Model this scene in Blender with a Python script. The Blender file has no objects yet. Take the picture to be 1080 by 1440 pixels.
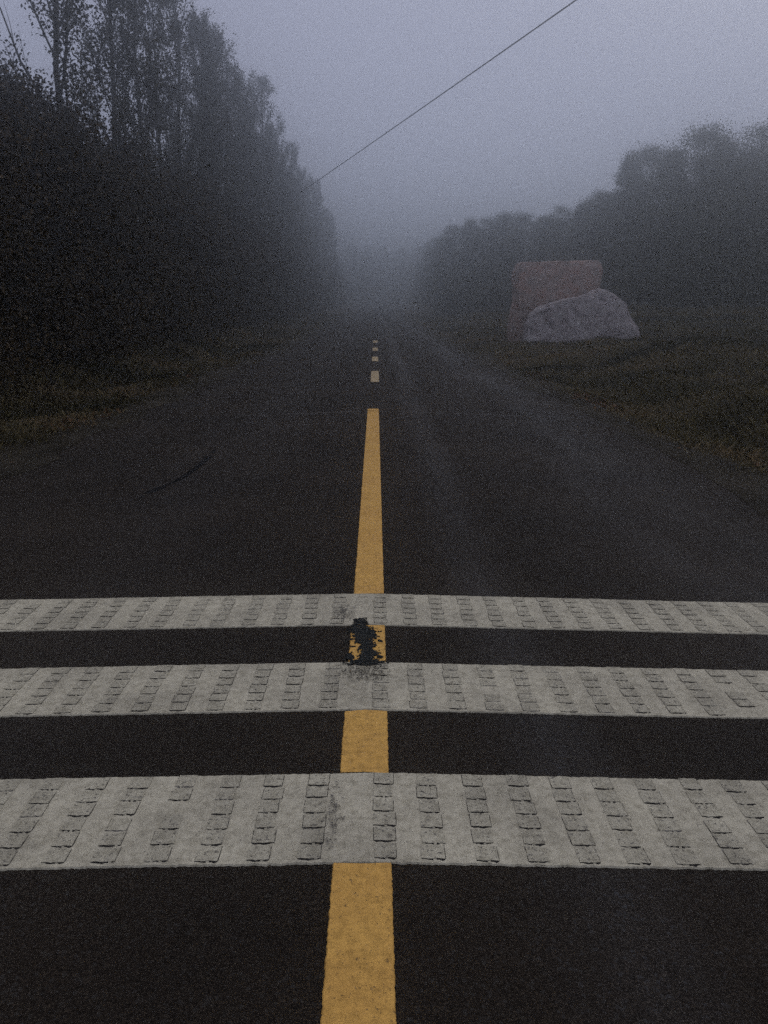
import bpy, math, random
import numpy as np
from math import radians, sin, cos, pi
from mathutils import Matrix, Vector, noise

random.seed(7)
RNG = np.random.default_rng(11)
scene = bpy.context.scene
col = scene.collection

# ------------------------------------------------------------------ camera
cam_d = bpy.data.cameras.new('camera')
cam = bpy.data.objects.new('camera', cam_d)
col.objects.link(cam)
cam_d.sensor_fit = 'VERTICAL'
cam_d.sensor_height = 24.0
cam_d.lens = 24.0 * 1100.0 / 1440.0
cam_d.clip_start = 0.05
cam_d.clip_end = 3000.0
M = Matrix.Rotation(radians(-0.70), 4, 'Z') @ Matrix.Rotation(radians(90 - 15.2), 4, 'X') @ Matrix.Rotation(radians(0.45), 4, 'Z')
M.translation = Vector((0.03, 0.0, 1.5))
cam.matrix_world = M
scene.camera = cam

# ------------------------------------------------------------------ world
SUN_EL, SUN_AZ = radians(48), radians(30)
world = bpy.data.worlds.new('World')
scene.world = world
world.use_nodes = True
nt = world.node_tree
nt.nodes.clear()
wo = nt.nodes.new('ShaderNodeOutputWorld')
bg = nt.nodes.new('ShaderNodeBackground')
sky = nt.nodes.new('ShaderNodeTexSky')
sky.sky_type = 'NISHITA'
sky.sun_disc = False
sky.sun_elevation = SUN_EL
sky.sun_rotation = SUN_AZ
mixw = nt.nodes.new('ShaderNodeMix')
mixw.data_type = 'RGBA'
mixw.inputs['Factor'].default_value = 0.96          # an unbroken cloud deck over the clear sky
mixw.inputs['B'].default_value = (4.75, 4.95, 6.6, 1)
nt.links.new(sky.outputs[0], mixw.inputs['A'])
nt.links.new(mixw.outputs['Result'], bg.inputs['Color'])
bg.inputs['Strength'].default_value = 0.075
nt.links.new(bg.outputs[0], wo.inputs['Surface'])

# ------------------------------------------------------------------ sun behind the clouds
sun_d = bpy.data.lights.new('sun', 'SUN')
sun_d.energy = 0.32
sun_d.angle = radians(60)
sun_d.color = (1.0, 0.91, 0.74)
sun = bpy.data.objects.new('sun', sun_d)
sun.rotation_euler = (radians(90) - SUN_EL, 0, radians(180) - SUN_AZ)
sun.location = (0, 0, 60)
col.objects.link(sun)

vs = scene.view_settings
vs.view_transform = 'Standard'
vs.look = 'None'
vs.exposure = 0.0
vs.gamma = 1.0
vs.use_curve_mapping = False
scene.cycles.use_denoising = False              # keep the grain of a photograph taken in poor light
scene.cycles.use_adaptive_sampling = True
scene.cycles.adaptive_threshold = 0.03
scene.cycles.adaptive_min_samples = 20
scene.cycles.max_bounces = 6
scene.cycles.diffuse_bounces = 2
scene.cycles.glossy_bounces = 1
scene.cycles.volume_bounces = 3
scene.cycles.transparent_max_bounces = 4

FOG = 0.0155

# ------------------------------------------------------------------ material helpers
def new_mat(name):
    m = bpy.data.materials.new(name)
    m.use_nodes = True
    n = m.node_tree.nodes
    return m, n, m.node_tree.links, n['Principled BSDF']

def ramp(n, pts):
    r = n.new('ShaderNodeValToRGB')
    e = r.color_ramp.elements
    while len(e) < len(pts):
        e.new(0.5)
    for el, (p, c) in zip(e, pts):
        el.position = p
        el.color = (*c, 1) if not isinstance(c, float) else (c, c, c, 1)
    return r

def noise_tex(n, l, coord, scale, detail=4, rough=0.6):
    t = n.new('ShaderNodeTexNoise')
    t.inputs['Scale'].default_value = scale
    t.inputs['Detail'].default_value = detail
    t.inputs['Roughness'].default_value = rough
    l.new(coord, t.inputs['Vector'])
    return t

def mix(n, l, fac, a, b, blend='MIX'):
    m = n.new('ShaderNodeMix')
    m.data_type = 'RGBA'
    m.blend_type = blend
    for sock, v in (('Factor', fac), ('A', a), ('B', b)):
        if hasattr(v, 'is_output'):
            l.new(v, m.inputs[sock])
        elif isinstance(v, (int, float)):
            m.inputs[sock].default_value = v
        else:
            m.inputs[sock].default_value = (*v, 1)
    return m.outputs['Result']

def scaled(n, l, coord, s):
    mp = n.new('ShaderNodeMapping')
    mp.inputs['Scale'].default_value = s
    l.new(coord, mp.inputs['Vector'])
    return mp.outputs[0]

def bump(n, l, bsdf, height, strength, dist):
    b = n.new('ShaderNodeBump')
    b.inputs['Strength'].default_value = strength
    b.inputs['Distance'].default_value = dist
    l.new(height, b.inputs['Height'])
    l.new(b.outputs[0], bsdf.inputs['Normal'])

def asphalt_mat():
    m, n, l, b = new_mat('asphalt')
    c = n.new('ShaderNodeTexCoord').outputs['Object']
    grain = noise_tex(n, l, c, 170, 4, 0.75)
    grain_r = ramp(n, [(0.32, (0.0072, 0.0052, 0.0032)), (0.50, (0.0245, 0.0176, 0.0112)), (0.66, (0.066, 0.050, 0.033))])
    l.new(grain.outputs[0], grain_r.inputs[0])
    vor = n.new('ShaderNodeTexVoronoi')
    vor.inputs['Scale'].default_value = 120
    l.new(c, vor.inputs['Vector'])
    chips = ramp(n, [(0.0, 1.0), (1.0, 0.0)])
    l.new(vor.outputs['Distance'], chips.inputs[0])
    stone = n.new('ShaderNodeSeparateColor')
    l.new(vor.outputs['Color'], stone.inputs[0])
    sr = ramp(n, [(0.86, 0.0), (0.97, 1.0)])
    l.new(stone.outputs[0], sr.inputs[0])
    colr = mix(n, l, sr.outputs[0], grain_r.outputs[0], (0.045, 0.039, 0.031))
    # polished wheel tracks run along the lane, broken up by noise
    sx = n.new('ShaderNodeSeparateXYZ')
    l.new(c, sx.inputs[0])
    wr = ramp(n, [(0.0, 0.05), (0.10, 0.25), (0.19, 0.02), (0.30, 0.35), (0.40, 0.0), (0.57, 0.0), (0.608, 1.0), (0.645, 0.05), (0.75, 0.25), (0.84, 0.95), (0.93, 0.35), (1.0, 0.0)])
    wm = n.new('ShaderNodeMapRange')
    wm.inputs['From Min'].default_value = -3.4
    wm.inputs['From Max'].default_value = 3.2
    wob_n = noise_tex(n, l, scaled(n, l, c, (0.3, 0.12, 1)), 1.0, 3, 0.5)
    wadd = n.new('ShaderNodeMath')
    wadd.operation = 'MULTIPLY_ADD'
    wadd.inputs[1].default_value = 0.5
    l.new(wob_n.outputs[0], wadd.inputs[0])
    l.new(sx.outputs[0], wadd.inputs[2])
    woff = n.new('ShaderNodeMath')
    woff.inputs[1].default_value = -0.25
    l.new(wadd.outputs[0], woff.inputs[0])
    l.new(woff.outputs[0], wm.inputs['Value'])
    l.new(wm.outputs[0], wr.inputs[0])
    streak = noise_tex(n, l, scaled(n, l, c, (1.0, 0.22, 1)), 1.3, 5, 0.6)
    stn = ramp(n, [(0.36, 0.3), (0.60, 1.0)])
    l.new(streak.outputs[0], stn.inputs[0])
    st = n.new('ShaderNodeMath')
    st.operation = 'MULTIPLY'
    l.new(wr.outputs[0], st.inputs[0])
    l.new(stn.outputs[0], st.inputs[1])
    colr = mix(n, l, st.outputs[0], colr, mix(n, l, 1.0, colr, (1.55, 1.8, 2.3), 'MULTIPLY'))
    blotch = noise_tex(n, l, c, 0.7, 5, 0.6)
    bl = ramp(n, [(0.35, (0.62, 0.62, 0.62)), (0.65, (1.02, 1.0, 0.97))])
    l.new(blotch.outputs[0], bl.inputs[0])
    colr = mix(n, l, 1.0, colr, bl.outputs[0], 'MULTIPLY')
    l.new(colr, b.inputs['Base Color'])
    rr = ramp(n, [(0.0, 0.85), (1.0, 0.62)])
    l.new(st.outputs[0], rr.inputs[0])
    l.new(rr.outputs[0], b.inputs['Roughness'])
    b.inputs['Specular IOR Level'].default_value = 0.14
    hm = n.new('ShaderNodeMath')
    hm.operation = 'ADD'
    l.new(grain.outputs[0], hm.inputs[0])
    l.new(chips.outputs[0], hm.inputs[1])
    bump(n, l, b, hm.outputs[0], 0.9, 0.004)
    return m

def paint_mat(name, base, dark, under, wear=0.30, speck=1.0):
    m, n, l, b = new_mat(name)
    c = n.new('ShaderNodeNewGeometry').outputs['Position']
    big = noise_tex(n, l, c, 3.0, 6, 0.65)
    br = ramp(n, [(0.36, dark), (0.62, base)])
    l.new(big.outputs[0], br.inputs[0])
    mid = noise_tex(n, l, c, 34, 5, 0.7)
    mr = ramp(n, [(0.33, (0.72, 0.71, 0.68)), (0.58, (1.06, 1.06, 1.06))])
    l.new(mid.outputs[0], mr.inputs[0])
    colr = mix(n, l, 1.0, br.outputs[0], mr.outputs[0], 'MULTIPLY')
    fine = noise_tex(n, l, c, 300, 3, 0.7)
    fr = ramp(n, [(0.30, (0.70, 0.68, 0.66)), (0.60, (1.08, 1.08, 1.08))])
    l.new(fine.outputs[0], fr.inputs[0])
    colr = mix(n, l, 1.0, colr, fr.outputs[0], 'MULTIPLY')
    sp = noise_tex(n, l, c, 85, 4, 0.75)
    spr = ramp(n, [(wear, 1.0), (wear + 0.07, 0.0)])
    l.new(sp.outputs[0], spr.inputs[0])
    ms = n.new('ShaderNodeMath')
    ms.operation = 'MULTIPLY'
    ms.inputs[1].default_value = speck
    l.new(spr.outputs[0], ms.inputs[0])
    colr = mix(n, l, ms.outputs[0], colr, under)
    l.new(colr, b.inputs['Base Color'])
    b.inputs['Roughness'].default_value = 0.75
    b.inputs['Specular IOR Level'].default_value = 0.3
    bump(n, l, b, fine.outputs[0], 0.6, 0.002)
    return m

def ground_mat():
    m, n, l, b = new_mat('verge_ground')
    c = n.new('ShaderNodeTexCoord').outputs['Object']
    big = noise_tex(n, l, scaled(n, l, c, (0.25, 0.8, 1)), 0.55, 5, 0.6)
    r1 = ramp(n, [(0.34, (0.030, 0.026, 0.014)), (0.50, (0.070, 0.054, 0.030)), (0.66, (0.15, 0.105, 0.058))])
    l.new(big.outputs[0], r1.inputs[0])
    fine = noise_tex(n, l, c, 14, 6, 0.75)
    r2 = ramp(n, [(0.3, (0.45, 0.45, 0.45)), (0.7, (1.4, 1.35, 1.25))])
    l.new(fine.outputs[0], r2.inputs[0])
    colr = mix(n, l, 1.0, r1.outputs[0], r2.outputs[0], 'MULTIPLY')
    l.new(colr, b.inputs['Base Color'])
    b.inputs['Roughness'].default_value = 0.95
    b.inputs['Specular IOR Level'].default_value = 0.1
    bump(n, l, b, fine.outputs[0], 1.0, 0.06)
    return m

def gravel_mat():
    m, n, l, b = new_mat('shoulder_gravel')
    c = n.new('ShaderNodeTexCoord').outputs['Object']
    t = noise_tex(n, l, c, 55, 5, 0.8)
    r = ramp(n, [(0.32, (0.022, 0.019, 0.013)), (0.55, (0.062, 0.051, 0.035)), (0.75, (0.15, 0.122, 0.085))])
    l.new(t.outputs[0], r.inputs[0])
    big = noise_tex(n, l, c, 1.1, 4, 0.6)
    br = ramp(n, [(0.35, (0.5, 0.5, 0.45)), (0.65, (1.1, 1.1, 1.05))])
    l.new(big.outputs[0], br.inputs[0])
    l.new(mix(n, l, 1.0, r.outputs[0], br.outputs[0], 'MULTIPLY'), b.inputs['Base Color'])
    b.inputs['Roughness'].default_value = 0.95
    b.inputs['Specular IOR Level'].default_value = 0.1
    bump(n, l, b, t.outputs[0], 1.0, 0.02)
    return m

def leaf_mat(name, a, bcol, ccol):
    m, n, l, b = new_mat(name)
    g = n.new('ShaderNodeNewGeometry')
    r = ramp(n, [(0.0, a), (0.55, bcol), (1.0, ccol)])
    l.new(g.outputs['Random Per Island'], r.inputs[0])
    c = n.new('ShaderNodeTexCoord').outputs['Object']
    t = noise_tex(n, l, c, 0.8, 3, 0.5)
    tr = ramp(n, [(0.35, (0.65, 0.65, 0.65)), (0.65, (1.25, 1.2, 1.1))])
    l.new(t.outputs[0], tr.inputs[0])
    l.new(mix(n, l, 1.0, r.outputs[0], tr.outputs[0], 'MULTIPLY'), b.inputs['Base Color'])
    b.inputs['Roughness'].default_value = 0.7
    b.inputs['Specular IOR Level'].default_value = 0.15
    return m

def bark_mat():
    m, n, l, b = new_mat('bark')
    c = n.new('ShaderNodeTexCoord').outputs['Object']
    t = noise_tex(n, l, scaled(n, l, c, (1, 1, 0.2)), 16, 5, 0.7)
    r = ramp(n, [(0.3, (0.020, 0.017, 0.014)), (0.7, (0.075, 0.066, 0.055))])
    l.new(t.outputs[0], r.inputs[0])
    l.new(r.outputs[0], b.inputs['Base Color'])
    b.inputs['Roughness'].default_value = 0.9
    bump(n, l, b, t.outputs[0], 0.8, 0.02)
    return m

def stone_mat(name, pts, scale=1.6, speck=0.5):
    m, n, l, b = new_mat(name)
    c = n.new('ShaderNodeTexCoord').outputs['Object']
    t = noise_tex(n, l, c, scale, 6, 0.65)
    r = ramp(n, pts)
    l.new(t.outputs[0], r.inputs[0])
    f = noise_tex(n, l, c, 42, 5, 0.8)
    fr = ramp(n, [(0.34, (1 - speck,) * 3), (0.62, (1.15,) * 3)])
    l.new(f.outputs[0], fr.inputs[0])
    l.new(mix(n, l, 1.0, r.outputs[0], fr.outputs[0], 'MULTIPLY'), b.inputs['Base Color'])
    b.inputs['Roughness'].default_value = 0.9
    bump(n, l, b, f.outputs[0], 0.9, 0.03)
    return m

def plain(name, c, rough=0.8):
    m, n, l, b = new_mat(name)
    co = n.new('ShaderNodeTexCoord').outputs['Object']
    t = noise_tex(n, l, co, 60, 4, 0.7)
    r = ramp(n, [(0.3, tuple(v * 0.6 for v in c)), (0.7, tuple(v * 1.35 for v in c))])
    l.new(t.outputs[0], r.inputs[0])
    l.new(r.outputs[0], b.inputs['Base Color'])
    b.inputs['Roughness'].default_value = rough
    b.inputs['Specular IOR Level'].default_value = 0.12
    return m

ASPHALT = asphalt_mat()
WHITE = paint_mat('white_thermoplastic', (0.67, 0.612, 0.435), (0.50, 0.455, 0.325), (0.09, 0.08, 0.066), 0.315, 0.75)
BARTOP = paint_mat('scuffed_white_thermoplastic', (0.60, 0.55, 0.39), (0.43, 0.392, 0.28), (0.09, 0.08, 0.066), 0.375, 0.85)
DIRT = plain('road_dirt', (0.026, 0.023, 0.020), 0.95)
DIRT2 = plain('pale_road_dirt', (0.13, 0.118, 0.10), 0.95)
YELLOW = paint_mat('yellow_road_paint', (0.86, 0.485, 0.105), (0.75, 0.41, 0.09), (0.10, 0.065, 0.03), 0.33, 0.9)
WHITE_LINE = paint_mat('white_line_paint', (0.62, 0.47, 0.24), (0.52, 0.39, 0.20), (0.08, 0.07, 0.06), 0.32, 0.8)
TAR = plain('black_tar', (0.020, 0.022, 0.020), 0.9)
STREAK = plain('soaked_in_tar', (0.007, 0.007, 0.007), 0.95)
SEAL = plain('crack_filler', (0.15, 0.14, 0.125), 0.9)
GROUND = ground_mat()
GRAVEL = gravel_mat()
LEAF_L = leaf_mat('poplar_leaf', (0.026, 0.025, 0.011), (0.040, 0.037, 0.017), (0.075, 0.060, 0.028))
LEAF_B = leaf_mat('undergrowth_leaf', (0.028, 0.020, 0.009), (0.044, 0.031, 0.013), (0.075, 0.050, 0.021))
LEAF_R = leaf_mat('birch_leaf', (0.052, 0.058, 0.032), (0.078, 0.082, 0.046), (0.12, 0.105, 0.062))
GRASS = leaf_mat('grass_blade', (0.038, 0.037, 0.013), (0.078, 0.062, 0.026), (0.17, 0.12, 0.060))
def grass_mat():
    m, n, l, b = new_mat('grass_blade')
    g = n.new('ShaderNodeNewGeometry')
    c = n.new('ShaderNodeTexCoord').outputs['Object']
    t = noise_tex(n, l, scaled(n, l, c, (0.16, 0.75, 0.3)), 0.9, 4, 0.6)
    r = ramp(n, [(0.38, (0.040, 0.036, 0.014)), (0.47, (0.11, 0.090, 0.042)), (0.56, (0.17, 0.135, 0.070)), (0.66, (0.22, 0.158, 0.083))])
    l.new(t.outputs[0], r.inputs[0])
    v = ramp(n, [(0.0, (0.55, 0.55, 0.5)), (1.0, (1.4, 1.35, 1.2))])
    l.new(g.outputs['Random Per Island'], v.inputs[0])
    l.new(mix(n, l, 1.0, r.outputs[0], v.outputs[0], 'MULTIPLY'), b.inputs['Base Color'])
    b.inputs['Roughness'].default_value = 0.8
    b.inputs['Specular IOR Level'].default_value = 0.1
    return m
GRASS = grass_mat()
LITTER = leaf_mat('fallen_leaf', (0.06, 0.030, 0.013), (0.12, 0.062, 0.026), (0.19, 0.11, 0.05))
BARK = bark_mat()
PINK = stone_mat('pink_granite', [(0.30, (0.40, 0.32, 0.27)), (0.46, (0.51, 0.39, 0.325)), (0.60, (0.50, 0.315, 0.245)), (0.74, (0.60, 0.49, 0.42))], 2.2, 0.65)
GREYSTONE = stone_mat('grey_granite', [(0.34, (0.26, 0.22, 0.21)), (0.45, (0.58, 0.50, 0.47)), (0.58, (0.66, 0.585, 0.54)), (0.70, (0.70, 0.64, 0.58))], 2.6, 0.75)
CABLE = plain('black_cable', (0.02, 0.02, 0.02), 0.6)
POLE = plain('weathered_wood', (0.06, 0.052, 0.043), 0.9)

# ------------------------------------------------------------------ object helpers
def mesh_np(name, V, F, mats, mat_idx=None, smooth=False):
    """V (n,3) array, F list/array of equal-size or mixed faces"""
    me = bpy.data.meshes.new(name)
    V = np.asarray(V, dtype=np.float32)
    if isinstance(F, np.ndarray):
        nf, k = F.shape
        me.vertices.add(len(V))
        me.vertices.foreach_set('co', V.ravel())
        me.loops.add(nf * k)
        me.loops.foreach_set('vertex_index', F.astype(np.int32).ravel())
        me.polygons.add(nf)
        me.polygons.foreach_set('loop_start', np.arange(0, nf * k, k, dtype=np.int32))
        me.polygons.foreach_set('loop_total', np.full(nf, k, dtype=np.int32))
    else:
        me.from_pydata([tuple(map(float, v)) for v in V], [], F)
    for m in (mats if isinstance(mats, (list, tuple)) else [mats]):
        me.materials.append(m)
    if mat_idx is not None:
        me.polygons.foreach_set('material_index', np.asarray(mat_idx, dtype=np.int32))
    if smooth:
        me.polygons.foreach_set('use_smooth', np.ones(len(me.polygons), dtype=bool))
    me.update(calc_edges=True)
    me.validate()
    return me

def add(name, me, parent=None, loc=(0, 0, 0), rot=(0, 0, 0), scale=(1, 1, 1)):
    o = bpy.data.objects.new(name, me)
    o.location, o.rotation_euler, o.scale = loc, rot, scale
    o.parent = parent
    col.objects.link(o)
    return o

def tag(o, label=None, cat=None, group=None, kind=None):
    for k, v in (('label', label), ('category', cat), ('group', group), ('kind', kind)):
        if v:
            o[k] = v
    return o

def sm(a, b, x):
    t = np.clip((x - a) / (b - a), 0, 1)
    return t * t * (3 - 2 * t)

def half_l(y): return 3.40 - 0.55 * sm(6, 34, y)
def half_r(y): return 3.20 - 0.50 * sm(6, 32, y)

def vnoise(x, y, s, seed=0):
    x = np.asarray(x, float) * s + seed * 13.7
    y = np.asarray(y, float) * s + seed * 7.3
    xi, yi = np.floor(x), np.floor(y)
    xf, yf = x - xi, y - yi
    def h(a, b):
        v = np.sin(a * 127.1 + b * 311.7 + seed * 3.1) * 43758.5453
        return v - np.floor(v)
    u, w = xf * xf * (3 - 2 * xf), yf * yf * (3 - 2 * yf)
    return (h(xi, yi) * (1 - u) + h(xi + 1, yi) * u) * (1 - w) + (h(xi, yi + 1) * (1 - u) + h(xi + 1, yi + 1) * u) * w

def crown(x): return -0.022 * np.abs(x)

def gz(x, y):
    """ground height"""
    x = np.asarray(x, float); y = np.asarray(y, float)
    dl = -x - half_l(y)
    dr = x - half_r(y)
    d = np.maximum(dl, dr)
    base = -0.080 - 0.035 * np.clip(d, -0.5, 0.6) + np.where(d < -0.25, -0.10, 0)
    n = (vnoise(x, y, 0.45, 1) - 0.5) * 0.22 + (vnoise(x, y, 1.7, 2) - 0.5) * 0.09
    left = -0.30 * np.exp(-((dl - 1.7) / 0.7) ** 2) + 0.35 * sm(2.2, 4.5, dl)
    ridge = 0.34 * np.exp(-((y - 17.5 - 0.10 * x) / 1.1) ** 2) * sm(1.8, 4.0, dr) + 0.30 * np.exp(-((y - 25.5) / 1.3) ** 2) * sm(5.0, 7.5, dr)
    right = -0.25 * np.exp(-((dr - 1.5) / 0.6) ** 2) * (1 - sm(14, 20, y)) + 0.18 * sm(2, 4.5, dr) + ridge + 0.85 * sm(24, 46, y) * sm(2, 12, dr)
    return base + np.where(dl > 0, left, 0) + np.where(dr > 0, right, 0) + n * sm(0.25, 1.2, d)

# ------------------------------------------------------------------ ground
xs = np.unique(np.concatenate([np.linspace(-140, -30, 12), np.linspace(-30, -12, 13), np.linspace(-12, -2.5, 39), [-1, 1], np.linspace(2.2, 14, 60), np.linspace(14, 32, 25), np.linspace(32, 140, 12)]))
ys = np.unique(np.concatenate([np.linspace(-30, 0, 7), np.linspace(0, 34, 137), np.linspace(34, 70, 37), np.linspace(70, 420, 36)]))
X, Y = np.meshgrid(xs, ys)
Z = gz(X, Y)
nx, ny = len(xs), len(ys)
I = np.arange(nx * ny).reshape(ny, nx)
F = np.stack([I[:-1, :-1], I[:-1, 1:], I[1:, 1:], I[1:, :-1]], -1).reshape(-1, 4)
ground = add('ground', mesh_np('ground', np.stack([X, Y, Z], -1).reshape(-1, 3), F, GROUND, smooth=True))
tag(ground, 'dark verge and field of rough grass and earth beside the road', kind='structure')

# shoulders: strips of gravel lapping the asphalt edge
def strip_sheet(name, ys, x0f, x1f, zf, mat, nsub, smooth=True):
    V = []
    for y in ys:
        a, b = x0f(y), x1f(y)
        for k in range(nsub + 1):
            x = a + (b - a) * k / nsub
            V.append((x, y, float(zf(x, y))))
    k = nsub + 1
    F = [(i * k + j, i * k + j + 1, (i + 1) * k + j + 1, (i + 1) * k + j) for i in range(len(ys) - 1) for j in range(nsub)]
    return mesh_np(name, np.array(V), F, mat, smooth=smooth)

yfine = np.concatenate([np.arange(-25, 30, 0.25), np.arange(30, 90, 1.0), np.arange(90, 198, 6.0)])
wob = lambda y, s: float((vnoise(y, s, 0.8, s) - 0.5) * 0.30 + (vnoise(y, s, 3.1, s) - 0.5) * 0.14)
zs = lambda x, y: max(float(gz(x, y)) + 0.014, float(crown(x)) + 0.004 if -half_l(y) - 0.12 < x < half_r(y) + 0.12 else -9) if not (-half_l(y) + 0.03 < x < half_r(y) - 0.03) else float(crown(x)) + 0.003
sl = strip_sheet('gravel_shoulder', yfine, lambda y: -half_l(y) - 0.55 + wob(y, 3), lambda y: -half_l(y) + 0.06 + max(0, wob(y, 7) * 1.6 + 0.06), zs, GRAVEL, 8)
tag(add('gravel_shoulder', sl), kind='structure')
sr_ = strip_sheet('gravel_shoulder', yfine, lambda y: half_r(y) - 0.06 - max(0, wob(y, 8) * 1.6 + 0.06), lambda y: half_r(y) + 0.45 + wob(y, 4) * 1.5, zs, GRAVEL, 8)
tag(add('gravel_shoulder', sr_), kind='structure')

# ------------------------------------------------------------------ road
V, F = [], []
N = 15
for y in yfine:
    a, b = -half_l(y) + wob(y, 5) * 0.35, half_r(y) + wob(y, 6) * 0.35
    xsr = list(np.linspace(a, 0, 6)) + list(np.linspace(0, b, 6))[1:]
    V += [(a, y, float(crown(a)) - 0.12)] + [(x, y, float(crown(x))) for x in xsr] + [(b, y, float(crown(b)) - 0.12)]
k = 13
F = [(i * k + j, i * k + j + 1, (i + 1) * k + j + 1, (i + 1) * k + j) for i in range(len(yfine) - 1) for j in range(k - 1)]
road = add('road', mesh_np('road', np.array(V), F, ASPHALT, smooth=False))
tag(road, 'dark asphalt road running straight into the fog', kind='structure')

# ------------------------------------------------------------------ painted marks
def jit(t, seed, amp): return (vnoise(t, seed, 60, seed) - 0.5) * amp * 0.45 + (vnoise(t, seed, 170, seed) - 0.5) * amp

def line_mark(name, x0, x1, y0, y1, mat, th, seed, step=0.006, amp=0.004):
    n = max(6, int((y1 - y0) / step))
    y = np.linspace(y0, y1, n)
    a = x0 + jit(y, seed, amp); b = x1 + jit(y, seed + 1, amp)
    V = []
    for i in range(n):
        V += [(a[i], y[i], crown(a[i]) + 0.0005), (a[i] + 0.003, y[i], crown(a[i]) + th), (0.5 * (a[i] + b[i]), y[i], th), (b[i] - 0.003, y[i], crown(b[i]) + th), (b[i], y[i], crown(b[i]) + 0.0005)]
    V = np.array(V, float)
    # irregular ends
    for j in range(5):
        V[j, 1] += jit(np.array([j * 0.31]), seed + 3, 0.02)[0]
        V[-5 + j, 1] += jit(np.array([j * 0.31]), seed + 5, 0.02)[0]
    c = V.mean(0); c[2] = 0
    F = [(i * 5 + j, i * 5 + j + 1, i * 5 + j + 6, i * 5 + j + 5) for i in range(n - 1) for j in range(4)]
    return add(name, mesh_np(name, V - c, F, mat), loc=c)

YG = 'yellow stretches of the centre line'
tag(line_mark('road_line', -0.081, 0.081, -2.0, 1.822, YELLOW, 0.004, 11), 'yellow centre line in front of the nearest white strip, running out at the bottom of the photo', 'road marking', YG)
tag(line_mark('road_line', -0.080, 0.080, 2.252, 2.652, YELLOW, 0.004, 14), 'clean short yellow block of centre line between the nearest and the middle white strips', 'road marking', YG)
tag(line_mark('road_line', -0.080, 0.080, 3.062, 3.452, YELLOW, 0.004, 17), 'short yellow block of centre line under the black tar splash', 'road marking', YG)
tag(line_mark('road_line', -0.078, 0.080, 3.868, 10.86, YELLOW, 0.004, 20, 0.03), 'long solid yellow centre line beyond the farthest white strip', 'road marking', YG)
tag(line_mark('road_line', -0.078, 0.080, 10.89, 11.10, YELLOW, 0.004, 22, 0.03), 'tiny yellow end piece of the centre line past the crack in the road', 'road marking', YG)
WG = 'pale dashes of the centre line'
for i, (a, b, lb) in enumerate([(14.85, 17.15, 'nearest and largest pale dash of the centre line beyond the yellow line'),
                                (19.95, 21.55, 'second pale dash of the centre line, a small square beyond the largest dash'),
                                (24.1, 25.7, 'third pale dash of the centre line, a speck in the fog'),
                                (28.6, 30.2, 'fourth and farthest pale dash of the centre line, barely seen in the fog')]):
    tag(line_mark('road_line', -0.062, 0.100, a, b, WHITE_LINE, 0.004, 30 + i * 3, 0.04), lb, 'road marking', WG)

# hairline crack across the road and the tar drag mark in the left lane
def ribbon(name, pts, w, mat, seed, lift=0.0045, step=0.03, breaks=0.0):
    P = [np.array(p, float) for p in pts]
    path = []
    for p, q in zip(P[:-1], P[1:]):
        m = max(2, int(np.linalg.norm(q - p) / step))
        path += [p + (q - p) * t / m for t in range(m)]
    path.append(P[-1]); path = np.array(path)
    d = np.gradient(path, axis=0); d /= np.linalg.norm(d, axis=1)[:, None]
    nrm = np.stack([-d[:, 1], d[:, 0]], 1)
    s = np.arange(len(path)) * step
    cen = path + nrm * ((vnoise(s, 0, 1.5, seed) - 0.5) * w * 2.0)[:, None]
    ww = w * (0.35 + 1.1 * vnoise(s, 0, 9, seed + 1))
    ends = np.minimum(np.arange(len(s)), np.arange(len(s))[::-1]) / 6.0
    ww *= np.clip(ends, 0.1, 1)
    L, R_ = cen - nrm * ww[:, None] / 2, cen + nrm * ww[:, None] / 2
    V = []
    for a, b in zip(L, R_):
        V += [(a[0], a[1], crown(a[0]) + 0.001), (0.5 * (a[0] + b[0]), 0.5 * (a[1] + b[1]), crown(0.5 * (a[0] + b[0])) + lift), (b[0], b[1], crown(b[0]) + 0.001)]
    V = np.array(V)
    keep = vnoise(s, 0, 5, seed + 2) > breaks
    F = [(i * 3 + j, i * 3 + j + 1, i * 3 + j + 4, i * 3 + j + 3) for i in range(len(path) - 1) if keep[i] for j in range(2)]
    c = V.mean(0)
    return add(name, mesh_np(name, V - c, F, mat), loc=c)

tag(ribbon('crack_seal', [(-1.75, 10.60), (-0.09, 10.875)], 0.022, SEAL, 41, breaks=0.25), 'thin pale sealed crack across the left lane at the end of the yellow line', 'road crack')
tag(ribbon('crack_seal', [(0.09, 10.875), (1.2, 10.83), (2.9, 10.75)], 0.020, SEAL, 44, breaks=0.3), 'thin pale sealed crack across the right lane at the end of the yellow line', 'road crack')
tag(ribbon('tar_streak', [(-1.78, 6.0), (-1.76, 6.5), (-1.68, 7.2), (-1.66, 8.2)], 0.065, STREAK, 47, step=0.04, breaks=0.22), 'black tar streak along the middle of the left lane', 'tar mark')

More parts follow.
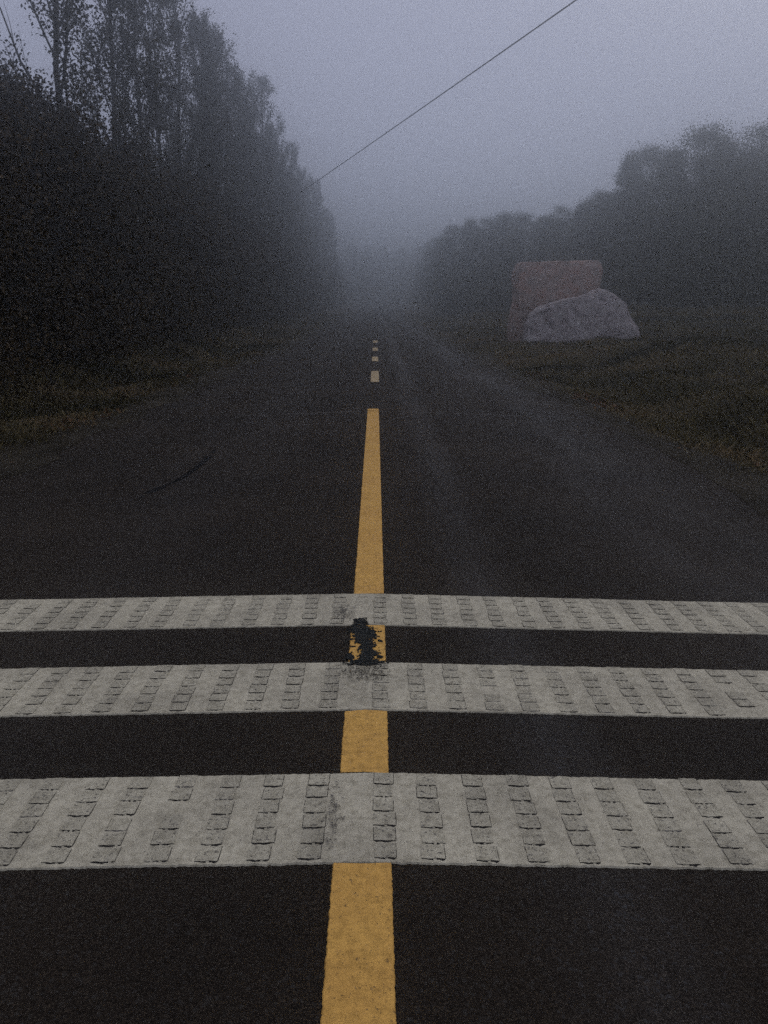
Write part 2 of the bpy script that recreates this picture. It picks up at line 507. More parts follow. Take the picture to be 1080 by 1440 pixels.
# ------------------------------------------------------------------ rumble strips
bar_meshes = []
def make_bar(i):
    rng = np.random.default_rng(100 + i)
    w, l, h = 0.062, 0.059, 0.0024
    nx = 8
    level = i / 15
    xg = np.linspace(-w / 2, w / 2, nx + 1) 
    V, F, mi = [], [], []
    fr = -l / 2 + rng.uniform(-0.0011, 0.0011, nx + 1)            # near edge, ragged
    bk = l / 2 + rng.uniform(-0.001, 0.001, nx + 1)
    hh = np.full(nx + 1, h)
    sk = np.clip(rng.normal(0.0040, 0.0014, nx + 1), 0.0004, 0.008) * (0.35 + 0.8 * level)
    a_, b_ = rng.uniform(0.0, 0.2), rng.uniform(0.8, 1.0)         # the dirt line stops short of the corners
    u_ = np.linspace(0, 1, nx + 1)
    sk *= np.where((u_ >= a_) & (u_ <= b_), 1.0, 0.15)
    if rng.random() < 0.3:
        sk[rng.integers(1, nx)] += 0.0025                            # a clot of dirt
    for j in range(nx + 1):
        V += [(xg[j], fr[j] - 0.001 - sk[j], 0.0005), (xg[j], fr[j] - 0.001, 0.0012), (xg[j], fr[j], hh[j]), (xg[j], 0.0, hh[j] * 0.75), (xg[j], bk[j], 0.0004)]
    k = 5
    dirty = 1 if level > 0.35 else 2
    for j in range(nx):
        for r in range(4):
            F.append((j * k + r, (j + 1) * k + r, (j + 1) * k + r + 1, j * k + r + 1))
            if r == 0:
                mi.append(dirty if rng.random() < 0.45 + 0.45 * level else 0)
            elif r == 1:
                mi.append(dirty if rng.random() < 0.8 else 0)
            else:
                mi.append(0)
    # cracked dirt down both sides
    for sx in (-1, 1):
        if rng.random() < 0.55:
            b0 = len(V)
            n = 6
            x = sx * w / 2
            for t in range(n + 1):
                y = fr[0] + (bk[0] - fr[0]) * t / n * rng.uniform(0.9, 1.0)
                ww = rng.uniform(0.0003, 0.0022)
                V += [(x - sx * 0.0002, y, 0.0018 * (1 - t / n) + 0.0012), (x + sx * ww, y, 0.0006)]
            for t in range(n):
                F.append((b0 + 2 * t, b0 + 2 * t + 1, b0 + 2 * t + 3, b0 + 2 * t + 2) if sx > 0 else (b0 + 2 * t, b0 + 2 * t + 2, b0 + 2 * t + 3, b0 + 2 * t + 1))
                mi.append(1 if rng.random() < 0.35 + 0.3 * level else 2)
    return mesh_np('raised_bar', np.array(V), F, [BARTOP, DIRT, DIRT2], mi)

bar_meshes = [make_bar(i) for i in range(16)]        # from clean to dirty

def rumble_strip(y0, y1, seed, label, rows):
    xw0, xw1 = -3.02, 2.85
    x = np.arange(xw0, xw1, 0.0065)
    n = len(x)
    near = y0 + (vnoise(x, 0, 150, seed) - .5) * 0.0055 + (vnoise(x, 0, 40, seed) - .5) * 0.003 + (vnoise(x, 0, 2.5, seed) - .5) * 0.005
    far = y1 + (vnoise(x, 0, 150, seed + 1) - .5) * 0.0055 + (vnoise(x, 0, 40, seed + 2) - .5) * 0.003 + (vnoise(x, 0, 2.5, seed + 4) - .5) * 0.005
    V = []
    th = 0.0055
    for i in range(n):
        z = crown(x[i])
        V += [(x[i], near[i], z - 0.002), (x[i], near[i] + 0.003, z + th), (x[i], (y0 + y1) / 2, z + th), (x[i], far[i] - 0.003, z + th), (x[i], far[i], z - 0.002)]
    F = [(i * 5 + j, (i + 1) * 5 + j, (i + 1) * 5 + j + 1, i * 5 + j + 1) for i in range(n - 1) for j in range(4)]
    yc = (y0 + y1) / 2
    V = np.array(V) - np.array([0, yc, 0])
    root = add('rumble_strip', mesh_np('rumble_strip', V, F, WHITE), loc=(0, yc, 0))
    tag(root, label, 'rumble strip', 'white rumble strips across the road')
    rng = random.Random(seed)
    cols_ = [0.062 + 0.1425 * k for k in range(20)] + [-0.149 - 0.1425 * k for k in range(20)]
    pitch = (y1 - y0 - 0.012) / rows
    for cx in cols_:
        dx = rng.uniform(-0.006, 0.006)
        wear = 15 * (0.15 + 0.85 * float(vnoise(cx, seed, 1.4, seed)) + (0.15 if abs(cx) < 0.4 else 0))
        for r in range(rows):
            if rng.random() < 0.02:
                continue
            ly = -(y1 - y0) / 2 + 0.014 + pitch * (r + 0.5)
            px = cx + dx + rng.uniform(-0.003, 0.003)
            o = bpy.data.objects.new('raised_bar', bar_meshes[int(min(15, max(0, wear + rng.gauss(0, 3))))])
            o.parent = root
            o.location = (px, ly + rng.uniform(-0.004, 0.004), crown(px) + th)
            o.rotation_euler = (0, -math.atan(-0.022 * (1 if px > 0 else -1)), rng.uniform(-0.03, 0.03))
            o.scale = (rng.uniform(0.92, 1.08), pitch / 0.0652 * rng.uniform(0.95, 1.02), rng.uniform(0.7, 1.15))
            col.objects.link(o)
    return root

rumble_strip(1.825, 2.249, 61, 'nearest and widest white rumble strip across the road, with rows of raised bars', 6)
rumble_strip(2.656, 3.059, 67, 'middle white rumble strip across the road, between the nearest and the farthest', 6)
rumble_strip(3.455, 3.864, 73, 'farthest and narrowest white rumble strip across the road', 6)

# worn remains of paint and dirt where the centre line crosses the near strip; tar splash
def splat(name, x0, x1, y0, y1, fn, mat, res, th, seed, label, cat):
    nx, ny = int((x1 - x0) / res), int((y1 - y0) / res)
    gx, gy = np.meshgrid(np.linspace(x0, x1, nx + 1), np.linspace(y0, y1, ny + 1))
    z = crown(gx) + 0.0045 + th * (0.25 + vnoise(gx, gy, 90, seed) * 0.9)
    # keep clear of the thicker white strips it laps onto
    z = np.where((gy > 3.448) | (gy < 3.066), z + 0.003, z)
    cx, cy = (gx[:-1, :-1] + gx[1:, 1:]) / 2, (gy[:-1, :-1] + gy[1:, 1:]) / 2
    keep = fn(cx, cy)
    I = np.arange((nx + 1) * (ny + 1)).reshape(ny + 1, nx + 1)
    F = np.stack([I[:-1, :-1], I[:-1, 1:], I[1:, 1:], I[1:, :-1]], -1)[keep]
    used, inv = np.unique(F, return_inverse=True)
    V = np.stack([gx, gy, z], -1).reshape(-1, 3)[used]
    # loose outline: jitter every vertex a little
    rr = np.random.default_rng(seed)
    V[:, :2] += rr.uniform(-0.35, 0.35, (len(V), 2)) * res
    # drop the rim to the road
    cnt = np.bincount(inv.ravel(), minlength=len(used))
    V[cnt < 4, 2] -= th * 0.6
    c = V.mean(0)
    o = add(name, mesh_np(name, V - c, inv.reshape(F.shape), mat, smooth=False), loc=c)
    return tag(o, label, cat)

def tar_mask(x, y):
    n = vnoise(x, y, 60, 81) * 0.45 + vnoise(x, y, 180, 82) * 0.45 + vnoise(x, y, 22, 83) * 0.5
    # blob at the top, a waist to the right of the middle, a wide foot at the bottom (x, y, rx, ry)
    f = np.full(x.shape, -1.0)
    for bx, by, rx, ry in [(-0.040, 3.42, 0.040, 0.10), (-0.018, 3.33, 0.048, 0.10), (0.000, 3.22, 0.032, 0.10), (-0.005, 3.12, 0.052, 0.07), (-0.012, 3.055, 0.075, 0.035), (-0.070, 3.11, 0.020, 0.035), (0.055, 3.11, 0.02, 0.02), (0.045, 3.05, 0.03, 0.012)]:
        f = np.maximum(f, 1 - np.sqrt(((x - bx) / rx) ** 2 + ((y - by) / ry) ** 2))
    crumbs = (vnoise(x, y, 75, 86) > 0.80) & (np.abs(x + 0.01) < 0.095) & (y > 3.02) & (y < 3.44)
    return (f + (n - 0.62) * 1.15 > 0.06) | (crumbs & (f > -0.9))

def grime(bx, by, rx, ry, thr, seed):
    def fn(x, y):
        f = 1 - np.sqrt(((x - bx) / rx) ** 2 + ((y - by) / ry) ** 2)
        return (vnoise(x, y, 130, seed) * 0.35 + vnoise(x, y, 420, seed + 1) * 0.65 + 0.22 * f > thr) & (f > 0)
    return fn

splat('tar_splash', -0.13, 0.11, 2.98, 3.53, tar_mask, TAR, 0.0032, 0.006, 85, 'black ragged splash of tar on the yellow block between the middle and far strips', 'tar mark')

def stain(x0, x1, y0, y1, thr, seed, mat, label):
    fn = grime((x0 + x1) / 2, (y0 + y1) / 2, (x1 - x0) / 2, (y1 - y0) / 2, thr, seed)
    res = 0.0022
    nx, ny = int((x1 - x0) / res), int((y1 - y0) / res)
    gx, gy = np.meshgrid(np.linspace(x0, x1, nx + 1), np.linspace(y0, y1, ny + 1))
    keep = fn((gx[:-1, :-1] + gx[1:, 1:]) / 2, (gy[:-1, :-1] + gy[1:, 1:]) / 2)
    I = np.arange((nx + 1) * (ny + 1)).reshape(ny + 1, nx + 1)
    F = np.stack([I[:-1, :-1], I[:-1, 1:], I[1:, 1:], I[1:, :-1]], -1)[keep]
    used, inv = np.unique(F, return_inverse=True)
    gx = gx + np.random.default_rng(seed).uniform(-0.4, 0.4, gx.shape) * res
    V = np.stack([gx, gy, crown(gx) + 0.0105], -1).reshape(-1, 3)[used]
    c = V.mean(0)
    tag(add('dirt_stain', mesh_np('dirt_stain', V - c, inv.reshape(F.shape), mat), loc=c), label, 'stain', 'stains on the white strips')

stain(-0.115, 0.10, 2.86, 3.075, 0.735, 91, DIRT, 'black specks of tar scattered over the middle strip below the tar splash')
stain(-0.125, -0.055, 1.84, 2.24, 0.79, 93, DIRT2, 'grey dirty specks on the nearest strip, left of its bare centre')
stain(-0.17, -0.06, 3.48, 3.72, 0.74, 95, DIRT2, 'grey smudge on the farthest strip just above the tar splash')

# ------------------------------------------------------------------ trees
def tube(pts, rad, sides=5):
    P = np.asarray(pts, float); n = len(P)
    T = np.gradient(P, axis=0); T /= np.linalg.norm(T, axis=1)[:, None] + 1e-9
    ref = np.where(np.abs(T[:, 2:3]) > 0.9, np.array([[1.0, 0, 0]]), np.array([[0, 0, 1.0]]))
    A = np.cross(T, ref); A /= np.linalg.norm(A, axis=1)[:, None] + 1e-9
    B = np.cross(T, A)
    ang = np.arange(sides) * 2 * pi / sides
    V = P[:, None, :] + (A[:, None, :] * np.cos(ang)[None, :, None] + B[:, None, :] * np.sin(ang)[None, :, None]) * np.asarray(rad)[:, None, None]
    i = np.arange(n - 1)[:, None] * sides
    j = np.arange(sides)[None, :]
    j2 = (j + 1) % sides
    F = np.stack([i + j, i + j2, i + sides + j2, i + sides + j], -1).reshape(-1, 4)
    return V.reshape(-1, 3), F

class Tubes:
    def __init__(s): s.V, s.F, s.n = [], [], 0
    def add(s, pts, rad, sides=5):
        V, F = tube(pts, rad, sides)
        s.V.append(V); s.F.append(F + s.n); s.n += len(V)
    def mesh(s, name, mat): return mesh_np(name, np.concatenate(s.V), np.concatenate(s.F), mat, smooth=True)

def leaves(name, C, size, mat, rng, flat=0.0):
    """one small bent diamond per leaf at the points C"""
    n = len(C)
    d = rng.normal(size=(n, 3)); d /= np.linalg.norm(d, axis=1)[:, None]
    e = rng.normal(size=(n, 3)); e -= (e * d).sum(1)[:, None] * d; e /= np.linalg.norm(e, axis=1)[:, None]
    s = size * rng.uniform(0.6, 1.25, n)[:, None]
    V = np.stack([C - d * s * 0.55, C + e * s * 0.36, C + d * s * 0.6, C - e * s * 0.36], 1).reshape(-1, 3)
    F = np.arange(4 * n).reshape(n, 4)
    return mesh_np(name, V, F, mat)

def poplar(seed, h, nleaf, leaf, sparse=False):
    rng = np.random.default_rng(seed)
    tb = Tubes()
    m = 10
    t = np.linspace(0, 1, m)
    wob_ = np.cumsum(rng.normal(0, 0.10, (m, 2)), axis=0) * 0.7
    wob_ -= wob_[0]
    trunk = np.column_stack([wob_, t * h])
    tb.add(trunk, (0.085 if sparse else 0.13) * (1 - t) ** 0.8 + 0.012, 7)
    C = []
    nb = 30 if sparse else 44
    per = nleaf // nb
    for k in range(nb):
        tt = 0.10 + 0.87 * (k + rng.uniform(0, 1)) / nb
        base = np.array([np.interp(tt, t, trunk[:, i]) for i in range(3)])
        az = k * 2.39996 + rng.uniform(-0.5, 0.5)
        L = h * (0.34 if sparse else 0.27) * (1.05 - tt) ** 0.55 * rng.uniform(0.75, 1.2)
        tilt = radians(rng.uniform(24, 42) if tt > 0.35 else rng.uniform(38, 62))
        out = np.array([cos(az), sin(az), 0])
        pts = []
        for s in np.linspace(0, 1, 6):
            a = tilt * (1 - 0.45 * s)
            pts.append(base + L * s * (out * sin(a) + np.array([0, 0, cos(a)])) + rng.normal(0, 0.02, 3) * s * L)
        pts = np.array(pts)
        tb.add(pts, np.linspace(0.035 * (1.1 - tt) + 0.012, 0.005, 6), 4)
        nt_ = 5
        ends = []
        for q in range(nt_):
            s = rng.uniform(0.25, 0.95)
            b0 = np.array([np.interp(s, np.linspace(0, 1, 6), pts[:, i]) for i in range(3)])
            dv = out * rng.uniform(0.1, 0.8) + np.array([0, 0, 1.0]) + rng.normal(0, 0.45, 3)
            dv /= np.linalg.norm(dv)
            l2 = L * rng.uniform(0.18, 0.4)
            e = b0 + dv * l2
            tb.add(np.array([b0, (b0 + e) / 2 + rng.normal(0, 0.02, 3), e]), [0.010, 0.007, 0.003], 3)
            ends.append((b0, e))
        if rng.random() < (0.22 if sparse else 0.16):
            continue
        nn = int(per * rng.uniform(0.3, 1.7) * (1.5 if sparse else 1.0))
        s = rng.beta(2.2, 1.2, nn)
        which = rng.integers(0, nt_ + 2, nn)
        pos = np.empty((nn, 3))
        for i in range(nn):
            if which[i] >= nt_:
                pos[i] = [np.interp(s[i], np.linspace(0, 1, 6), pts[:, j]) for j in range(3)]
            else:
                pos[i] = ends[which[i]][0] + (ends[which[i]][1] - ends[which[i]][0]) * (s[i] * 1.15)
        pos += rng.normal(0, 0.10 if not sparse else 0.13, (nn, 3)) * np.array([1, 1, 1.25])
        C.append(pos)
    return tb.mesh('trunk', BARK), leaves('crown', np.concatenate(C), leaf, LEAF_L, rng)

def broad(seed, h, w, nclump, per, leaf, mat, low=0.12, stems=1, sig=0.42, point=False):
    """round or shrubby tree: stems, limbs to every clump, leaf clumps spread through the crown"""
    rng = np.random.default_rng(seed)
    tb = Tubes()
    C = []
    sts = []
    for s in range(stems):
        a = rng.uniform(0, 2 * pi)
        lean = 0.0 if stems == 1 else rng.uniform(0.2, 0.5) * w
        top = np.array([cos(a) * lean, sin(a) * lean, h * rng.uniform(0.75, 0.95)])
        b = np.array([cos(a) * lean * 0.15, sin(a) * lean * 0.15, 0])
        tt = np.linspace(0, 1, 8)[:, None]
        P = b + (top - b) * tt + np.cumsum(rng.normal(0, 0.05, (8, 3)), 0) * tt
        r = (0.13 if stems == 1 else 0.055) * (h / 9) ** 0.5
        tb.add(P, r * (1 - tt[:, 0]) + 0.01, 6)
        sts.append(P)
    ax, ay = rng.uniform(0.85, 1.15, 2)
    for k in range(nclump):
        z = low + (1 - low) * rng.uniform(0, 1) ** 0.9
        prof = (sin(pi * min(1, (z - low) / (1 - low) * 0.82 + 0.15))) ** 0.6
        if point:
            prof = max(0.04, 1 - (z - low) / (1 - low)) ** 0.75
        rr = w * prof * rng.uniform(0.25, 1.0) ** 0.5 * rng.uniform(0.85, 1.1)
        a = rng.uniform(0, 2 * pi)
        c = np.array([cos(a) * rr * ax, sin(a) * rr * ay, z * h])
        P = sts[k % stems]
        q = P[np.clip(int(8 * max(0.1, z - 0.18)), 1, 6)]
        if q[2] > c[2]:
            q = P[1]
        mid = (q + c) / 2 + np.array([0, 0, -0.08 * rr]) + rng.normal(0, 0.06, 3)
        tb.add(np.array([q, mid, c]), [0.022, 0.013, 0.004], 4)
        s = sig * rng.uniform(0.6, 1.3) * (0.65 if point and z > 0.6 else 1)
        C.append(c + rng.normal(0, 1, (int(per * rng.uniform(0.6, 1.4)), 3)) * np.array([s, s, s * 0.75]))
    C = np.concatenate(C)
    C = C[C[:, 2] > 0.05]
    return tb.mesh('trunk', BARK), leaves('crown', C, leaf, mat, rng)

POP = [poplar(200 + i, 14.0, 14500, 0.085) for i in range(5)]
POP_SPARSE = poplar(230, 14.5, 15000, 0.075, sparse=True)
BUSH = [broad(300 + i, 5.2, 1.9, 70, 260, 0.078, LEAF_B, low=0.03, stems=5, sig=0.36) for i in range(4)]
DENSE = [broad(400 + i, 8.6, 2.7, 110, 190, 0.105, LEAF_B, low=0.08, sig=0.48) for i in range(4)]
BIRCH = [broad(500 + i, 10.0, 3.0 if i % 2 == 0 else 2.7, 150, 230, 0.088, LEAF_R, low=0.06, sig=0.42, point=i % 2 == 0) for i in range(6)]
SHRUB = [broad(600 + i, 3.4, 1.7, 36, 120, 0.10, LEAF_R, low=0.03, stems=5, sig=0.34) for i in range(3)]

def tree(name, kind, x, y, s, label, cat, group, rz=None, sz=1.0):
    o = bpy.data.objects.new(name, None)
    o.empty_display_size = 0.3
    o.location = (x, y, float(gz(x, y)) - 0.05)
    o.rotation_euler = (0, 0, random.uniform(0, 6.28) if rz is None else rz)
    o.scale = (s, s, s * sz)
    col.objects.link(o)
    tag(o, label, cat, group)
    for nm, me in zip(('trunk', 'crown'), kind):
        add(nm, me, o)
    return o

# left: the row of tall poplars
tree('poplar_tree', POP_SPARSE, -7.15, 20.3, 1.0, 'thinly leaved poplar with bare upright limbs against the sky at the top left', 'tree', 'poplars left of the road', rz=0.6)
ORDL = ['first', 'second', 'third', 'fourth', 'fifth', 'sixth', 'seventh', 'eighth', 'ninth', 'tenth', 'eleventh', 'twelfth', 'thirteenth']
y = 26.4
i = 0
while y < 150:
    lb = ORDL[i] + ' poplar beyond the thinly leaved one in the row left of the road' if i < 12 else 'pale poplar fading into the fog at the far end of the left row'
    tree('poplar_tree', POP[i % 5], -7.9 + random.uniform(-0.45, 0.45), y, random.uniform(0.86, 1.06), lb, 'tree', 'poplars left of the road', sz=random.uniform(0.94, 1.05))
    if i % 2 == 0 and y > 46:
        tree('poplar_tree', POP[(i + 2) % 5], -10.8 + random.uniform(-0.8, 0.8), y + 1.2, random.uniform(0.8, 0.95), 'poplar of the second row, behind the front row left of the road', 'tree', 'poplars left of the road')
    y += random.uniform(2.6, 3.4) if y < 36 else random.uniform(1.9, 2.6) if y < 75 else random.uniform(3.5, 5)
    i += 1
# left: undergrowth under the poplars
y = 9.0
i = 0
while y < 140:
    lb = ORDL[i] + ' dark shrub under the poplars, counted from the camera along the left verge' if i < 13 else 'fog-greyed shrub under the poplars far along the left verge'
    tree('bush', BUSH[i % 4], -6.9 + random.uniform(-0.35, 0.35), y, random.uniform(0.8, 1.12), lb, 'bush', 'undergrowth left of the road')
    y += random.uniform(1.6, 2.3) if y < 50 else random.uniform(3.0, 4.0)
    i += 1
y = 9.5
i = 0
while y < 120:
    far_ = 'dark dense tree behind the near poplars on the left' if y < 40 else 'dense tree behind the far poplars on the left'
    tree('broadleaf_tree', DENSE[i % 4], -11.2 + random.uniform(-0.8, 0.8), y, random.uniform(0.72, 0.95), far_, 'tree', 'trees behind the poplars')
    if y < 70:
        tree('broadleaf_tree', DENSE[(i + 1) % 4], -16 + random.uniform(-1.2, 1.2), y + 1.4, random.uniform(0.8, 1.05), far_, 'tree', 'trees behind the poplars')
    y += random.uniform(2.5, 3.3) if y < 60 else random.uniform(4, 5.5)
    i += 1

# right: the wood behind the field, sweeping back towards the road
ORD = ['first', 'second', 'third', 'fourth', 'fifth', 'sixth', 'seventh', 'eighth', 'ninth', 'tenth', 'eleventh', 'twelfth',
       'thirteenth', 'fourteenth', 'fifteenth', 'sixteenth', 'seventeenth', 'eighteenth', 'nineteenth', 'twentieth']
# (x, y, height) of the front rank, from the right edge of the view towards the road
RT = [(27.4, 45.0, 12.3), (25.4, 46.0, 11.6), (23.3, 46.5, 11.0), (22.2, 49.0, 12.6), (20.3, 49.5, 11.9), (19.6, 51.0, 12.9), (18.6, 53.0, 11.9), (18.3, 56.0, 12.5), (17.3, 57.5, 12.4),
      (16.1, 59.0, 9.9), (15.0, 60.5, 9.3), (14.0, 62.0, 8.3), (12.9, 63.5, 7.7), (11.6, 65.0, 7.9), (10.4, 67.0, 8.1), (9.3, 69.0, 8.0), (8.2, 72.0, 8.2), (7.3, 76.0, 8.0), (7.4, 81.0, 7.4), (7.5, 88.0, 7.8),
      (7.8, 96.0, 8.4), (8.0, 105.0, 9.0), (8.3, 115.0, 9.5), (8.6, 126.0, 10.0), (9.0, 138.0, 10.5)]
for i, (x, y, h) in enumerate(RT):
    z0 = float(gz(x, y))
    if i < 20:
        lb = ('tall dark ' if x > 17 else 'middling ' if x > 9 else 'pale fogged ') + ORD[i] + ' tree of the wood, counted along its front from the right edge'
    else:
        lb = 'pale tree on the right verge fading into the fog'
    tree('birch_tree', BIRCH[i % 6], x, y, (h * (1.02 if 11 < i else 0.91) - z0) / 10.3, lb, 'tree', 'trees of the wood on the right')
for i in range(26):
    t = i / 25
    x = 33 - 24 * t + random.uniform(-1, 1); y = 49 + 26 * t ** 1.2 + random.uniform(-1.5, 1.5) + (4 if i % 2 else 0)
    s = 1.10 - 0.42 * t + random.uniform(-0.06, 0.06)
    tree('birch_tree', BIRCH[(i + 3) % 6], x, y, s, 'tree in the second rank of the wood behind the field', 'tree', 'trees of the wood on the right')
for i in range(30):
    t = i / 29
    x = 32 - 26.5 * t + random.uniform(-0.5, 0.5); y = 39.5 + 29 * t ** 1.15 + random.uniform(-0.8, 0.8)
    tree('bush', SHRUB[i % 3], x, y, random.uniform(0.8, 1.15), 'low shrub along the foot of the wood on the right', 'bush', 'shrubs at the foot of the wood')

for i in range(18):
    x = -34 + 4.0 * i + random.uniform(-1, 1); y = 205 + random.uniform(-6, 6)
    tree('birch_tree', BIRCH[i % 6], x, y, random.uniform(1.3, 1.6), 'ghostly tree closing the far end of the road in the fog', 'tree', 'trees at the far end of the road')

# ------------------------------------------------------------------ stones
def displace(V, amp, s, seed):
    off = Vector((seed * 3.7, seed * 1.9, seed * 5.3))
    out = []
    for v in V:
        p = Vector(v)
        d = noise.noise_vector(p * s + off) * amp + noise.noise_vector(p * s * 3.1 + off) * amp * 0.45 + noise.noise_vector(p * s * 8 + off) * amp * 0.30
        out.append(p + d)
    return out

def block_mesh(outline, depth, seed, mat, amp, bulge=0.12, res=0.14):
    """front outline (x,z) given depth: dense front/back grids joined, then roughened"""
    import bmesh
    bm = bmesh.new()
    vs_ = [bm.verts.new((x, -depth / 2, z)) for x, z in outline]
    f = bm.faces.new(vs_)
    r = bmesh.ops.extrude_face_region(bm, geom=[f])
    bmesh.ops.translate(bm, verts=[e for e in r['geom'] if isinstance(e, bmesh.types.BMVert)], vec=(0, depth, 0))
    bmesh.ops.recalc_face_normals(bm, faces=bm.faces)
    bmesh.ops.bevel(bm, geom=list(bm.edges), offset=0.07, segments=2, affect='EDGES')
    bmesh.ops.triangulate(bm, faces=bm.faces)
    for _ in range(4):
        long = [e for e in bm.edges if e.calc_length() > res]
        if not long:
            break
        bmesh.ops.subdivide_edges(bm, edges=long, cuts=1)
        bmesh.ops.triangulate(bm, faces=bm.faces)
    cx = sum(p[0] for p in outline) / len(outline); cz = sum(p[1] for p in outline) / len(outline)
    for v in bm.verts:
        r2 = ((v.co.x - cx) / 1.8) ** 2 + ((v.co.z - cz) / 1.3) ** 2
        v.co.y += (1 if v.co.y > 0 else -1) * bulge * max(0, 1 - r2)
    for v, p in zip(bm.verts, displace([v.co.copy() for v in bm.verts], amp, 1.3, seed)):
        v.co = p
    me = bpy.data.meshes.new('stone')
    bm.to_mesh(me); bm.free()
    me.materials.append(mat)
    for p in me.polygons: p.use_smooth = False
    return me

gzs = float(gz(6.2, 27.6))
slab = [(-1.62, -0.3), (-1.62, 0.6), (-1.52, 1.5), (-1.55, 2.35), (-1.45, 2.72), (-0.9, 2.75), (-0.2, 2.78), (0.6, 2.76), (1.28, 2.80), (1.36, 2.45), (1.30, 1.9), (1.40, 0.9), (1.35, -0.3)]
o = add('stone_block', block_mesh(slab, 0.9, 1, PINK, 0.07), loc=(6.33, 28.0, gzs))
tag(o, 'tall flat-topped block of reddish pink stone behind the grey boulder', 'stone')
boul = [(-1.72, -0.3), (-1.75, 0.35), (-1.66, 0.8), (-1.50, 1.12), (-1.15, 1.30), (-0.72, 1.42), (-0.32, 1.46), (0.02, 1.50), (0.30, 1.64), (0.60, 1.84), (0.98, 1.78), (1.25, 1.54), (1.60, 1.24), (1.80, 0.78), (2.0, 0.55), (1.97, -0.3)]
o = add('boulder', block_mesh(boul, 0.8, 2, GREYSTONE, 0.09, 0.10), loc=(6.72, 26.75, float(gz(6.7, 26.9))))
tag(o, 'rounded pale grey boulder with a pitted face in front of the pink stone block', 'boulder')

# ------------------------------------------------------------------ grass, fallen leaves
def grass(name, regions, label):
    Vs, n0 = [], 0
    for (x0, x1, y0, y1, n, h, w) in regions:
        x = RNG.uniform(x0, x1, n); y = y0 + (y1 - y0) * RNG.uniform(0, 1, n) ** 1.3
        d = np.maximum(-x - half_l(y), x - half_r(y))
        keep = (d > 0.10) & ((vnoise(x, y, 1.1, 9) * 0.6 + vnoise(x, y, 4.0, 10) * 0.4) > RNG.uniform(0.15, 0.62, n)) & (RNG.uniform(0, 1, n) < 0.12 + sm(0.1, 1.0, d))
        x, y, d = x[keep], y[keep], d[keep]
        m = len(x)
        hh = h * RNG.uniform(0.4, 1.3, m) * (0.35 + 0.65 * sm(0.2, 1.6, d)) * (0.5 + vnoise(x, y, 0.7, 12))
        a = RNG.uniform(0, 2 * pi, m)
        lean = RNG.uniform(0.1, 0.9, m) * hh
        la = RNG.uniform(0, 2 * pi, m)
        z = gz(x, y) - 0.01
        dx, dy = np.cos(a) * w, np.sin(a) * w
        p0 = np.stack([x - dx, y - dy, z], 1); p1 = np.stack([x + dx, y + dy, z], 1)
        q = np.stack([x + np.cos(la) * lean * .4, y + np.sin(la) * lean * .4, z + hh * 0.65], 1)
        p2 = q + np.stack([dx, dy, 0 * z], 1) * 0.6
        tip = np.stack([x + np.cos(la) * lean, y + np.sin(la) * lean, z + hh], 1)
        Vs.append(np.stack([p0, p1, p2, tip], 1).reshape(-1, 3))
    V = np.concatenate(Vs)
    F = np.arange(len(V)).reshape(-1, 4)
    o = add(name, mesh_np(name, V, F, GRASS))
    return tag(o, label, 'grass', kind='stuff')

grass('grass', [(-7.5, -3.3, 5, 22, 70000, 0.22, 0.005), (-7, -2.9, 20, 50, 42000, 0.24, 0.008), (-6.5, -2.8, 50, 90, 12000, 0.3, 0.014)], 'dark uncut grass on the left verge below the trees')
grass('grass', [(3.1, 9.5, 4, 22, 110000, 0.20, 0.005), (2.7, 18, 17, 38, 120000, 0.22, 0.008), (14, 32, 24, 46, 50000, 0.28, 0.012), (2.7, 14, 36, 72, 42000, 0.28, 0.013), (4.2, 9.6, 25.9, 26.8, 4500, 0.22, 0.006)], 'rough brown and green grass on the right verge and field')

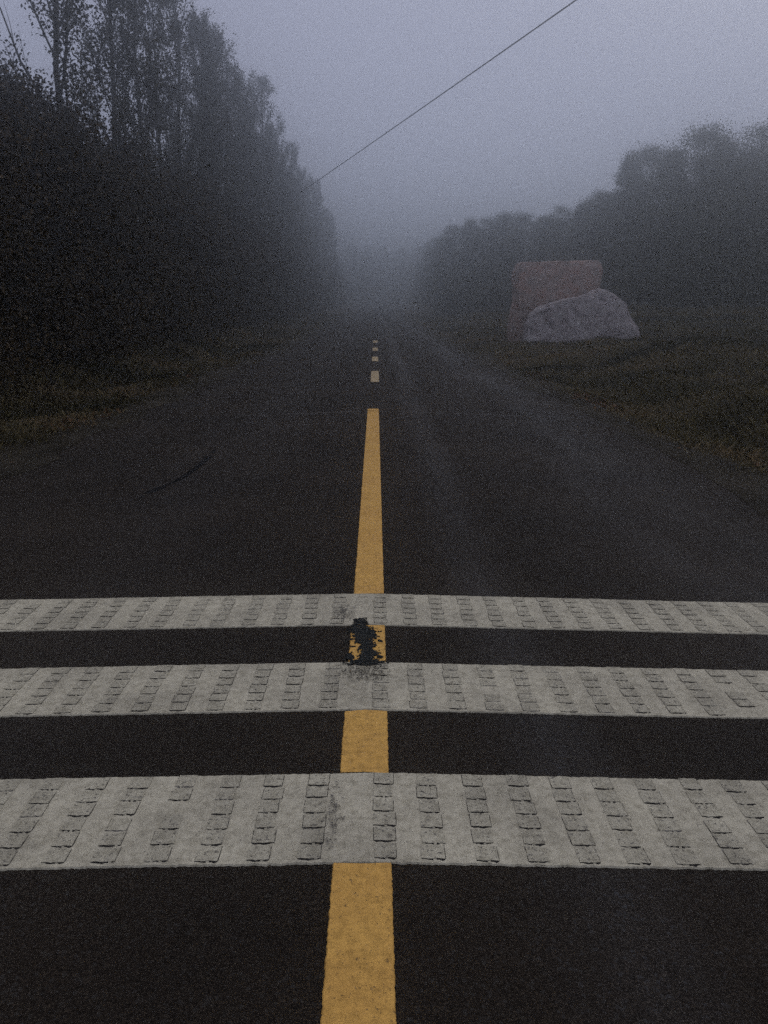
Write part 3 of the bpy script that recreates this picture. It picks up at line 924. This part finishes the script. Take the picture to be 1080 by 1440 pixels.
def litter(name, regions, label):
    C = []
    for (x0, x1, y0, y1, n, thr) in regions:
        x = RNG.uniform(x0, x1, n); y = RNG.uniform(y0, y1, n)
        k = vnoise(x, y, 0.9, 21) * 0.7 + vnoise(x, y, 3.3, 22) * 0.3 > thr
        x, y = x[k], y[k]
        C.append(np.stack([x, y, gz(x, y) + RNG.uniform(0.02, 0.10, len(x))], 1))
    me = leaves('fallen_leaves', np.concatenate(C), 0.055, LITTER, RNG)
    return tag(add(name, me), label, 'leaves', kind='stuff')

litter('fallen_leaves', [(3.3, 9, 8, 22, 8000, 0.62), (9, 16, 22, 29, 9000, 0.5), (-6.5, -3.5, 6, 26, 3500, 0.64)], 'scattered fallen leaves lying in the verge grass')

# ------------------------------------------------------------------ overhead cable, from a pole in the left trees to one out of frame on the right
PA, PB = np.array([-7.71, 55.0, 6.46]), np.array([10.1, 4.0, 8.86])
cab = []
for t in np.linspace(0, 1, 40):
    p = PA + (PB - PA) * t
    p[2] -= 4 * 0.07 * t * (1 - t)
    cab.append(p)
V, F = tube(np.array(cab), np.full(40, 0.016), 6)
tag(add('overhead_cable', mesh_np('overhead_cable', V, F, CABLE, smooth=True)), 'single black cable slanting through the sky above the road', 'cable')

# ------------------------------------------------------------------ fog
V = [(x, y, z) for z in (-2.0, 19.0) for y in (-45, 450) for x in (-160, 160)]
F = [(0, 2, 3, 1), (4, 5, 7, 6), (0, 1, 5, 4), (2, 6, 7, 3), (0, 4, 6, 2), (1, 3, 7, 5)]
hm = bpy.data.materials.new('fog')
hm.use_nodes = True
n = hm.node_tree.nodes
n.clear()
out = n.new('ShaderNodeOutputMaterial')
pv = n.new('ShaderNodeVolumePrincipled')
pv.inputs['Color'].default_value = (0.91, 0.945, 0.955, 1)
pv.inputs['Density'].default_value = FOG
pv.inputs['Anisotropy'].default_value = 0.92
hm.node_tree.links.new(pv.outputs[0], out.inputs['Volume'])
hz = add('haze', mesh_np('haze', np.array(V, float), F, hm))
tag(hz, 'pale morning fog lying over the road and trees', kind='stuff')
